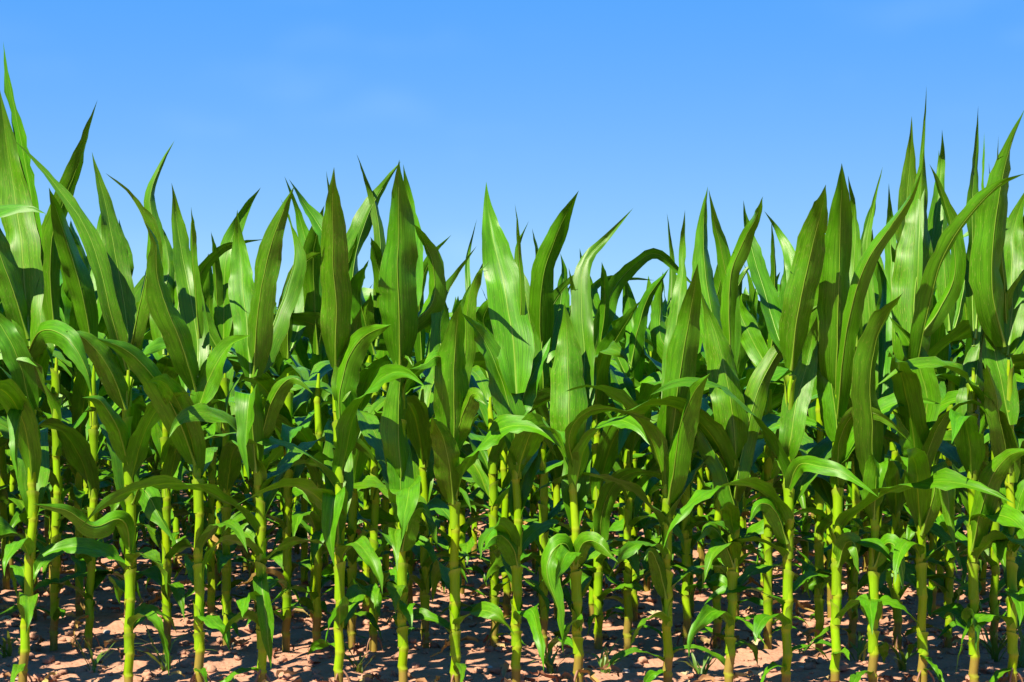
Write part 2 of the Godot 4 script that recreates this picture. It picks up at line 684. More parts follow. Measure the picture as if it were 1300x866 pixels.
func make_kinds():
	for k in 12:
		var h := rng.randf_range(1.18, 1.26)
		var root := Node3D.new()
		var nodes := node_heights(h)
		var lean := Vector3(rng.randf_range(-0.03, 0.03), 0, rng.randf_range(-0.03, 0.03))
		var path := [Vector3(0, -0.05, 0), Vector3(0, 0, 0), Vector3(lean.x * 0.5, h * 0.4, lean.z * 0.4), Vector3(lean.x, h * 0.82, lean.z)]
		part("stalk", stalk_mesh(path, nodes, 0.0135, 0.009, 8), M.stalk, root)
		rule_leaves(root, path, nodes, h, rng.randf() * TAU, 9.0, {"seg": 14, "half": 2, "skip": 0.0, "double": 0.7})
		kinds.append([root, h])

const ONES := ["first", "second", "third", "fourth", "fifth", "sixth", "seventh", "eighth", "ninth", "tenth", "eleventh", "twelfth", "thirteenth", "fourteenth", "fifteenth", "sixteenth", "seventeenth", "eighteenth", "nineteenth"]
const TENS := [["twentieth", "twenty"], ["thirtieth", "thirty"], ["fortieth", "forty"], ["fiftieth", "fifty"]]

func ordinal(i: int) -> String:
	if i < 19:
		return ONES[i]
	var k := i + 1
	var t: Array = TENS[k / 10 - 2]
	return t[0] if k % 10 == 0 else t[1] + "-" + ONES[k % 10 - 1]

func copy_kind(k: int, where: Vector3, h: float, turn: float, label: String, group: String) -> Node3D:
	var o: Node3D = kinds[k][0].duplicate()
	o.name = numbered("maize_plant")
	add_child(o)
	o.position = where
	o.rotation.y = turn
	var s: float = h / kinds[k][1]
	o.scale = Vector3(1.0, s, 1.0) * lerpf(1.0, s, 0.3)
	describe(o, label, "maize plant", group)
	return o

# ---------------------------------------------------------------- front row, plant by plant
# stalk: [base, ..., top] in photograph pixels; leaves: [width in pixels, face roll, [[x, y, metres towards the camera], ...] from base to tip]
func traced(d: float, stalk: Array, leaves: Array, label: String, group: String, y_most: float, phi: float, h: float, skip: float) -> Node3D:
	var base := at(stalk[0][0], stalk[0][1], d)
	base.y = 0.0
	var root := thing("maize_plant", base, label, "maize plant", group)
	var path := [Vector3(0, -0.05, 0), Vector3.ZERO]
	for i in range(1, stalk.size()):
		var p := at(stalk[i][0], stalk[i][1], d) - base
		p.z += rng.randf_range(-0.012, 0.012)
		path.append(p)
	var nodes := node_heights(h)
	brace_roots(part("stalk", stalk_mesh(path, nodes, 0.0126, 0.0098, 14), M.stalk, root), 3 if rng.randf() < 0.45 else 0)
	for i in nodes.size() - 1:
		if nodes[i + 1] < path[-1].y - 0.05 and nodes[i] > 0.06 and rng.randf() < 0.8:
			part("leaf_sheath", sheath_mesh(path, nodes[i] + 0.004, nodes[i] + (nodes[i + 1] - nodes[i]) * rng.randf_range(0.75, 1.05), 0.0124, 0.0118, phi + PI * (i % 2) + rng.randf_range(-0.6, 0.6)), M.stalk, root)
	rule_leaves(root, path, nodes, h, phi, y_most, {"seg": 22, "half": 4, "skip": skip, "double": 0.35})
	for l in leaves:
		var pts := []
		var z0: float = l[2][0][2]
		# blades lean towards or away from the viewer and nod at the tip
		var rise: float = (l[2][0][1] - l[2][-1][1]) / F * d
		var away := rng.randf() < 0.62
		var lean := (-rng.randf_range(0.25, 0.60) if away else rng.randf_range(0.05, 0.35)) * clampf(rise, 0.0, 0.5)
		var nod := rng.randf_range(0.1, 0.7) * clampf(rise, 0.0, 0.5)
		if rise < 0.18:
			lean = 0.0
			nod = 0.0
		for i in l[2].size():
			var q: Array = l[2][i]
			var t: float = float(i) / (l[2].size() - 1)
			pts.append(at(q[0], q[1], d - q[2] - lean * t - nod * pow(maxf(t - 0.55, 0.0) / 0.45, 2.0) * 0.5) - base)
		# the blade rises from its own node on the stalk
		var first: Vector3 = pts[0]
		var s := stalk_at(path, minf(first.y, path[-1].y))
		if first.distance_to(s) > 0.03:
			var y := minf(first.y - 0.5 * Vector2(first.x - s.x, first.z - s.z).length() - 0.03, path[-1].y)
			pts.push_front(stalk_at(path, y) + (first - s) * 0.08)
		var roll: float = l[1]
		var o := {"width": l[0] / F * d, "face": Vector3(0, 0, 1), "fold0": -1.0, "fold": -rng.randf_range(0.35, 0.65), "fold1": -0.5, "wave": 0.14,
			"rough": 0.004, "twist": 0.45, "roll0": roll, "roll1": roll + (l[3] if l.size() > 3 else rng.randf_range(-0.3, 0.3)), "seg": 28, "half": 4, "tint": green()}
		if (l.size() > 4 and l[4]) or (away and rise >= 0.18 and rng.randf() < 0.6):
			o.fold0 = 0.9
			o.fold = 0.32
			o.fold1 = 0.5
		o.rib = true
		var lf := part("leaf", blade(pts, o), M.leaves[rng.randi() % 3], root)
		part("midrib", last_rib, M.rib, lf)
	return root

func front_row():
	var g := "front row of maize plants"
	var P := [
		["tall front-row maize plant at left frame edge with the highest pointed leaf",
			[[28, 872], [42, 640], [38, 480], [34, 400]], [
			[50, 0.1, [[38, 440, 0.02], [32, 370, 0.04], [27, 310, 0.05], [19, 250, 0.05], [9, 180, 0.04], [-2, 108, 0.0]]],
			[34, -0.5, [[40, 400, -0.02], [44, 320, -0.04], [38, 240, -0.04], [25, 170, -0.03], [10, 100, -0.02], [4, 52, -0.02]]],
			[36, 0.5, [[36, 430, 0.02], [10, 350, 0.05], [-15, 280, 0.06], [-40, 220, 0.04]]],
			[34, 0.4, [[40, 520, 0.02], [20, 450, 0.12], [-10, 400, 0.16], [-50, 390, 0.2]]],
			[34, -0.7, [[34, 450, 0.03], [52, 420, 0.1], [85, 430, 0.18], [108, 465, 0.2], [118, 505, 0.2]]],
			[30, 0.4, [[42, 560, 0.03], [30, 520, 0.1], [22, 560, 0.18], [24, 620, 0.2]], 0.5],
			]],
		["front-row maize plant with a long blade bent flat towards the left edge",
			[[163, 872], [166, 640], [160, 560], [163, 440]], [
			[32, 0.2, [[165, 450, 0.02], [160, 400, 0.03], [152, 350, 0.04], [140, 290, 0.05], [127, 235, 0.05], [116, 192, 0.04]]],
			[26, -0.6, [[168, 430, 0.03], [183, 360, 0.05], [193, 315, 0.06], [184, 282, 0.07], [162, 245, 0.06], [134, 219, 0.05]]],
			[26, 0.5, [[160, 470, 0.03], [140, 395, 0.1], [122, 325, 0.12], [102, 278, 0.13], [72, 237, 0.13], [40, 200, 0.12], [14, 175, 0.1]]],
			[34, 0.3, [[160, 520, 0.02], [140, 470, 0.1], [110, 432, 0.16], [82, 420, 0.2]]],
			[26, -0.6, [[166, 430, -0.02], [185, 370, -0.06], [195, 300, -0.08], [190, 250, -0.08], [205, 208, -0.08], [222, 178, -0.08]], 0.9],
			[28, 0.5, [[162, 590, 0.02], [150, 545, 0.1], [128, 510, 0.16], [104, 505, 0.2]]],
			[30, -0.5, [[168, 640, 0.02], [180, 620, 0.1], [200, 650, 0.16], [221, 688, 0.18]]],
			[26, 0.4, [[166, 700, 0.02], [155, 660, 0.1], [120, 668, 0.16], [85, 648, 0.22], [40, 640, 0.3]]],
			]],
		["thick-stalked front-row maize plant with a narrow upright leaf and leaning partner leaf",
			[[253, 872], [253, 640], [248, 490], [246, 430]], [
			[34, 0.25, [[251, 480, 0.02], [250, 430, 0.03], [243, 380, 0.05], [232, 325, 0.05], [224, 275, 0.05], [217, 232, 0.04]]],
			[14, -0.7, [[252, 430, 0.0], [247, 350, 0.0], [243, 300, -0.01], [243, 262, -0.02]]],
			[38, 0.3, [[250, 500, 0.02], [235, 450, 0.07], [215, 400, 0.1], [200, 350, 0.11], [198, 310, 0.1], [185, 280, 0.08]]],
			[34, -0.4, [[252, 520, 0.02], [270, 470, 0.08], [290, 440, 0.12], [318, 425, 0.14]]],
			[36, 0.5, [[248, 590, 0.03], [225, 530, 0.1], [195, 480, 0.16], [160, 445, 0.2], [120, 428, 0.22]]],
			]],
		["front-row maize plant with two broad lit leaves parting in a narrow fork",
			[[333, 872], [330, 640], [325, 560], [318, 460]], [
			[38, 0.2, [[318, 480, 0.02], [314, 420, 0.04], [308, 360, 0.05], [304, 310, 0.05], [301, 266, 0.04]]],
			[40, -0.3, [[322, 480, 0.02], [325, 420, 0.04], [333, 360, 0.05], [345, 310, 0.05], [360, 268, 0.04], [374, 236, 0.04]]],
			[34, -0.6, [[326, 470, -0.02], [352, 400, -0.05], [372, 335, -0.06], [368, 285, -0.07], [356, 252, -0.07]]],
			[36, 0.2, [[325, 600, 0.03], [321, 540, 0.06], [318, 500, 0.1], [312, 560, 0.16], [316, 610, 0.18]]],
			[26, -0.5, [[330, 560, 0.02], [345, 510, 0.06], [372, 480, 0.1], [398, 500, 0.12]]],
			[22, 0.1, [[334, 745, 0.01], [332, 738, 0.05], [338, 790, 0.08], [344, 850, 0.08]]],
			]],
		["front-row maize plant with a straight spear-shaped whorl above a bent-over leaf",
			[[430, 872], [432, 640], [428, 500], [425, 430]], [
			[42, 0.1, [[426, 450, 0.03], [427, 400, 0.04], [424, 340, 0.05], [422, 280, 0.05], [424, 212, 0.05]]],
			[30, 0.6, [[424, 440, -0.02], [416, 370, -0.03], [414, 310, -0.03], [400, 280, -0.03], [384, 255, -0.03], [367, 227, -0.03]]],
			[12, 0.3, [[426, 420, -0.02], [424, 330, -0.03], [420, 260, -0.03], [414, 216, -0.03]]],
			[38, -0.4, [[430, 560, 0.02], [432, 500, 0.06], [440, 460, 0.1], [462, 428, 0.13], [498, 412, 0.17]]],
			[32, 0.0, [[430, 510, 0.02], [442, 460, 0.02], [452, 420, 0.02], [458, 390, 0.0]]],
			[32, 0.2, [[430, 690, 0.02], [428, 650, 0.06], [424, 630, 0.1], [420, 680, 0.14], [424, 720, 0.15]]],
			]],
		["front-row maize plant whose broad flat leaf stands up like a shield",
			[[512, 872], [509, 640], [508, 480], [506, 420]], [
			[52, 0.05, [[508, 470, 0.03], [507, 420, 0.05], [505, 360, 0.06], [505, 300, 0.05], [506, 250, 0.04], [507, 202, 0.03]], -0.1],
			[36, -0.6, [[509, 430, -0.02], [524, 370, -0.03], [527, 310, -0.03], [520, 255, -0.03], [512, 208, -0.02]]],
			[28, -0.5, [[512, 420, -0.04], [548, 385, -0.06], [550, 340, -0.07], [538, 305, -0.08], [524, 284, -0.08]]],
			[40, 0.1, [[509, 600, 0.03], [506, 520, 0.07], [508, 480, 0.1], [512, 455, 0.14], [524, 465, 0.17]]],
			[34, 0.3, [[510, 640, 0.02], [506, 590, 0.05], [500, 560, 0.06], [488, 540, 0.08], [474, 520, 0.1]]],
			[28, -0.5, [[510, 700, 0.02], [520, 660, 0.06], [535, 645, 0.1], [548, 660, 0.12]]],
			]],
		["front-row maize plant with one wide leaf lit left of its rib, dark right",
			[[578, 872], [577, 640], [576, 540], [576, 500]], [
			[50, 0.0, [[576, 560, 0.03], [576, 510, 0.05], [577, 460, 0.06], [580, 420, 0.05], [584, 384, 0.04]], 0.0],
			[26, 0.5, [[574, 520, 0.0], [560, 450, 0.0], [562, 390, -0.02], [580, 350, -0.04], [605, 312, -0.06]], 0.7],
			[24, -0.4, [[578, 520, -0.03], [590, 450, -0.06], [592, 400, -0.08], [602, 355, -0.1], [622, 330, -0.1]]],
			[36, 0.3, [[576, 640, 0.02], [570, 590, 0.05], [562, 555, 0.06], [548, 530, 0.08]]],
			[30, -0.6, [[577, 560, 0.02], [590, 520, 0.06], [602, 500, 0.1], [618, 515, 0.14]]],
			[24, 0.6, [[572, 470, 0.02], [556, 452, 0.08], [540, 462, 0.12], [520, 468, 0.15]]],
			]],
		["front-row maize plant with the tallest twisted leaf in the middle of the row",
			[[655, 872], [657, 640], [655, 560], [652, 490]], [
			[54, 0.1, [[656, 500, 0.02], [652, 440, 0.04], [645, 390, 0.05], [636, 345, 0.05], [627, 305, 0.05], [620, 268, 0.04], [617, 230, 0.04]], -0.5],
			[40, 0.4, [[656, 590, 0.03], [650, 530, 0.07], [632, 470, 0.1], [610, 425, 0.12], [586, 396, 0.14]], 0.2],
			[9, -0.5, [[656, 460, -0.04], [662, 380, -0.05], [658, 310, -0.05], [654, 258, -0.05]]],
			[34, -0.6, [[657, 540, 0.0], [666, 500, 0.02], [680, 470, 0.03], [690, 450, 0.03], [700, 428, 0.02]]],
			[30, 0.5, [[658, 720, 0.02], [648, 690, 0.06], [630, 680, 0.1], [612, 700, 0.14]]],
			]],
		["front-row maize plant with a spade-shaped lit leaf and an up-slanting pale leaf",
			[[735, 872], [730, 690], [728, 600], [724, 560]], [
			[50, 0.0, [[724, 580, 0.03], [722, 530, 0.06], [722, 480, 0.07], [720, 430, 0.06], [717, 384, 0.05]], 0.0],
			[32, -0.4, [[726, 560, -0.04], [742, 470, -0.05], [738, 390, -0.05], [742, 335, -0.04], [772, 300, -0.04], [804, 264, -0.04]], 0.2],
			[30, -0.3, [[728, 560, -0.02], [742, 500, -0.02], [740, 440, -0.02], [732, 390, -0.02], [722, 340, -0.03]]],
			[24, 0.6, [[727, 590, 0.03], [724, 550, 0.12], [745, 523, 0.16], [785, 519, 0.2], [836, 536, 0.22]], 0.2, true],
			[24, -0.3, [[732, 720, 0.02], [740, 690, 0.06], [760, 690, 0.1], [785, 714, 0.14]]],
			[26, 0.3, [[730, 720, 0.02], [715, 690, 0.08], [694, 720, 0.12], [708, 775, 0.14], [716, 820, 0.14]], 0.5],
			]],
		["front-row maize plant with a tall slanting lit leaf and a dark blade forking right",
			[[848, 872], [846, 640], [847, 590], [848, 572]], [
			[46, 0.1, [[852, 570, 0.03], [860, 500, 0.06], [868, 445, 0.06], [878, 390, 0.05], [886, 334, 0.04]], 0.0],
			[36, -0.5, [[848, 640, 0.03], [856, 590, 0.06], [864, 540, 0.08], [880, 500, 0.1], [902, 474, 0.12]]],
			[26, -0.2, [[850, 520, -0.02], [856, 430, -0.04], [866, 350, -0.05], [868, 310, -0.06], [870, 266, -0.06]]],
			[24, 0.3, [[846, 760, 0.02], [836, 720, 0.06], [825, 700, 0.1], [818, 712, 0.12]]],
			]],
		["front-row maize plant with a dark-shaded tip and a broad leaf hanging left",
			[[925, 872], [934, 640], [930, 560], [922, 490]], [
			[38, 0.15, [[922, 500, 0.0], [912, 440, 0.0], [902, 385, 0.0], [894, 330, 0.0], [893, 285, 0.0], [898, 236, 0.0]], 0.3],
			[24, -0.5, [[924, 480, -0.03], [928, 400, -0.05], [918, 330, -0.05], [908, 285, -0.05], [899, 240, -0.04]]],
			[46, 0.2, [[934, 580, 0.03], [928, 510, 0.06], [916, 450, 0.07], [902, 405, 0.07], [890, 368, 0.06]], 0.0],
			[26, -0.4, [[928, 470, -0.03], [926, 400, -0.05], [928, 345, -0.06], [945, 305, -0.06], [958, 280, -0.06], [969, 249, -0.06]], 0.3],
			[32, -0.4, [[934, 620, 0.03], [945, 560, 0.05], [965, 490, 0.08], [995, 435, 0.1], [1022, 400, 0.12], [1052, 380, 0.12]], 0.3],
			[34, 0.5, [[934, 650, 0.02], [920, 600, 0.05], [905, 570, 0.07], [890, 548, 0.08], [878, 536, 0.1]]],
			[24, 0.6, [[932, 720, 0.02], [915, 680, 0.06], [900, 670, 0.1], [882, 690, 0.13]]],
			]],
		["front-row maize plant whose spearhead leaf leans right above a glossy curved blade",
			[[998, 872], [1002, 640], [1000, 560], [1004, 450]], [
			[44, 0.0, [[1005, 470, 0.02], [1010, 420, 0.04], [1019, 365, 0.05], [1031, 315, 0.05], [1041, 275, 0.04], [1049, 234, 0.04]], 0.0],
			[32, 0.4, [[1000, 460, 0.0], [985, 420, -0.02], [972, 375, -0.02], [957, 325, -0.03], [948, 290, -0.04], [944, 254, -0.04]], -0.2],
			[24, -0.4, [[1005, 440, -0.03], [1012, 380, -0.04], [1003, 325, -0.05], [988, 293, -0.06], [970, 268, -0.06]]],
			[36, -0.3, [[1003, 560, 0.02], [1012, 510, 0.04], [1022, 470, 0.05], [1032, 430, 0.05], [1038, 400, 0.04]]],
			[22, -0.5, [[1002, 620, 0.02], [1015, 590, 0.08], [1040, 592, 0.14], [1070, 600, 0.18], [1116, 632, 0.22]], 0.2, true],
			[26, 0.5, [[1000, 690, 0.02], [985, 650, 0.06], [965, 640, 0.1], [950, 665, 0.12]]],
			]],
		["front-row maize plant with a long smooth leaf tapering to a fine straight point",
			[[1060, 872], [1064, 640], [1063, 540], [1062, 460]], [
			[48, 0.05, [[1062, 480, 0.03], [1063, 420, 0.05], [1065, 360, 0.06], [1067, 310, 0.05], [1068, 260, 0.04], [1069, 207, 0.04]], 0.0],
			[24, -0.5, [[1065, 440, -0.03], [1080, 370, -0.05], [1086, 310, -0.05], [1084, 265, -0.05], [1077, 222, -0.05]]],
			[28, -0.6, [[1064, 520, 0.03], [1072, 440, 0.08], [1084, 380, 0.11], [1104, 327, 0.13], [1136, 282, 0.14], [1158, 250, 0.14], [1172, 212, 0.13]], 0.3],
			[36, 0.1, [[1064, 560, 0.02], [1060, 520, 0.05], [1054, 480, 0.07], [1046, 450, 0.08], [1034, 425, 0.1]]],
			[24, 0.4, [[1064, 600, 0.03], [1069, 548, 0.08], [1090, 524, 0.12], [1122, 530, 0.16], [1159, 563, 0.18]], 0.3, true],
			[26, -0.2, [[1064, 720, 0.02], [1074, 690, 0.05], [1085, 690, 0.08], [1092, 730, 0.1]]],
			]],
		["front-row maize plant with a pale curved leaf standing in front of darker neighbours",
			[[1108, 872], [1110, 640], [1108, 580], [1108, 540]], [
			[44, 0.1, [[1109, 620, 0.03], [1107, 550, 0.06], [1105, 490, 0.07], [1112, 435, 0.07], [1126, 400, 0.07], [1146, 372, 0.07]], 0.5],
			[32, -0.5, [[1110, 580, 0.0], [1120, 500, 0.0], [1122, 420, -0.01], [1124, 360, -0.02], [1110, 320, -0.02]]],
			[20, -0.3, [[1108, 560, -0.04], [1106, 440, -0.05], [1100, 330, -0.06], [1108, 265, -0.06], [1121, 211, -0.06]]],
			[30, 0.1, [[1110, 660, 0.02], [1112, 610, 0.05], [1116, 590, 0.09], [1116, 630, 0.12]]],
			[24, -0.5, [[1110, 720, 0.02], [1125, 690, 0.06], [1140, 700, 0.1], [1148, 750, 0.12]]],
			]],
		["front-row maize plant with the broadest upright leaf, a dark blade arching right from it",
			[[1172, 872], [1168, 640], [1165, 530], [1162, 440]], [
			[56, 0.05, [[1162, 460, 0.03], [1161, 400, 0.05], [1164, 340, 0.06], [1167, 290, 0.06], [1169, 240, 0.05], [1172, 188, 0.04]], 0.0],
			[36, 0.3, [[1160, 420, -0.03], [1150, 340, -0.04], [1150, 280, -0.05], [1154, 220, -0.05], [1158, 147, -0.05]]],
			[11, -0.3, [[1166, 330, -0.02], [1169, 250, -0.03], [1171, 190, -0.03], [1177, 108, -0.03]]],
			[28, 0.6, [[1166, 455, 0.04], [1180, 388, 0.08], [1193, 336, 0.11], [1213, 297, 0.13], [1240, 264, 0.14], [1270, 234, 0.14], [1304, 220, 0.13]], -0.3],
			[26, -0.5, [[1165, 430, 0.0], [1195, 390, 0.0], [1212, 345, 0.0], [1208, 290, 0.0], [1196, 245, 0.0], [1180, 208, 0.0]]],
			[24, -0.1, [[1164, 420, -0.06], [1180, 330, -0.08], [1192, 240, -0.1], [1196, 200, -0.1], [1196, 164, -0.1]]],
			[36, -0.4, [[1166, 560, 0.02], [1178, 510, 0.05], [1168, 470, 0.07], [1150, 430, 0.08], [1128, 400, 0.08]]],
			[24, 0.4, [[1167, 610, 0.03], [1186, 552, 0.08], [1209, 517, 0.12], [1236, 509, 0.15], [1259, 532, 0.17]], 0.3, true],
			[30, 0.4, [[1166, 600, 0.02], [1160, 560, 0.05], [1148, 540, 0.06], [1132, 520, 0.08]]],
			[26, -0.4, [[1170, 680, 0.02], [1185, 630, 0.05], [1196, 600, 0.06], [1206, 660, 0.08], [1215, 700, 0.1]]],
			]],
		["front-row maize plant with a bundle of slim upright spikes at its top",
			[[1237, 872], [1235, 640], [1233, 560], [1236, 440]], [
			[24, 0.3, [[1236, 440, 0.0], [1235, 370, 0.0], [1234, 300, 0.0], [1236, 220, 0.0], [1242, 134, 0.0]]],
			[14, -0.6, [[1238, 430, 0.0], [1245, 340, -0.01], [1246, 260, -0.01], [1250, 167, -0.02]]],
			[12, 0.4, [[1240, 420, -0.02], [1250, 340, -0.03], [1255, 270, -0.03], [1256, 205, -0.03]]],
			[38, 0.1, [[1233, 580, 0.03], [1234, 520, 0.05], [1240, 470, 0.06], [1246, 430, 0.06], [1256, 395, 0.05]]],
			[34, -0.6, [[1234, 700, 0.02], [1245, 650, 0.06], [1258, 610, 0.08], [1280, 580, 0.1], [1310, 570, 0.12]]],
			]],
		["front-row maize plant at right frame edge with a large leaf rising out of frame",
			[[1286, 872], [1283, 640], [1280, 520], [1278, 430]], [
			[46, 0.2, [[1276, 440, 0.02], [1262, 380, 0.04], [1260, 320, 0.05], [1268, 250, 0.05], [1282, 190, 0.04], [1302, 138, 0.03]], 0.3],
			[40, -0.3, [[1280, 450, 0.0], [1285, 390, 0.0], [1284, 330, -0.01], [1290, 280, -0.02], [1310, 230, -0.03]]],
			[38, 0.3, [[1282, 540, 0.02], [1270, 480, 0.06], [1262, 430, 0.08], [1276, 380, 0.1], [1302, 340, 0.1]]],
			[32, 0.5, [[1283, 600, 0.02], [1274, 555, 0.06], [1268, 525, 0.08], [1262, 490, 0.09], [1252, 462, 0.1]]],
			[34, -0.5, [[1284, 700, 0.02], [1290, 660, 0.06], [1300, 620, 0.1], [1320, 600, 0.12]]],
			[10, 0.2, [[1280, 430, -0.03], [1272, 330, -0.04], [1268, 240, -0.04], [1267, 172, -0.04]]],
			]],
	]
	for p in P:
		var y_top: float = p[1][-1][1]
		var h: float = EYE - (y_top - 433.0) / F * D1
		traced(D1 + rng.randf_range(-0.03, 0.03), p[1], p[2], p[0], g, 0.60, PI / 2.0 + rng.randf_range(-0.9, 0.9), 1.40, 0.10)

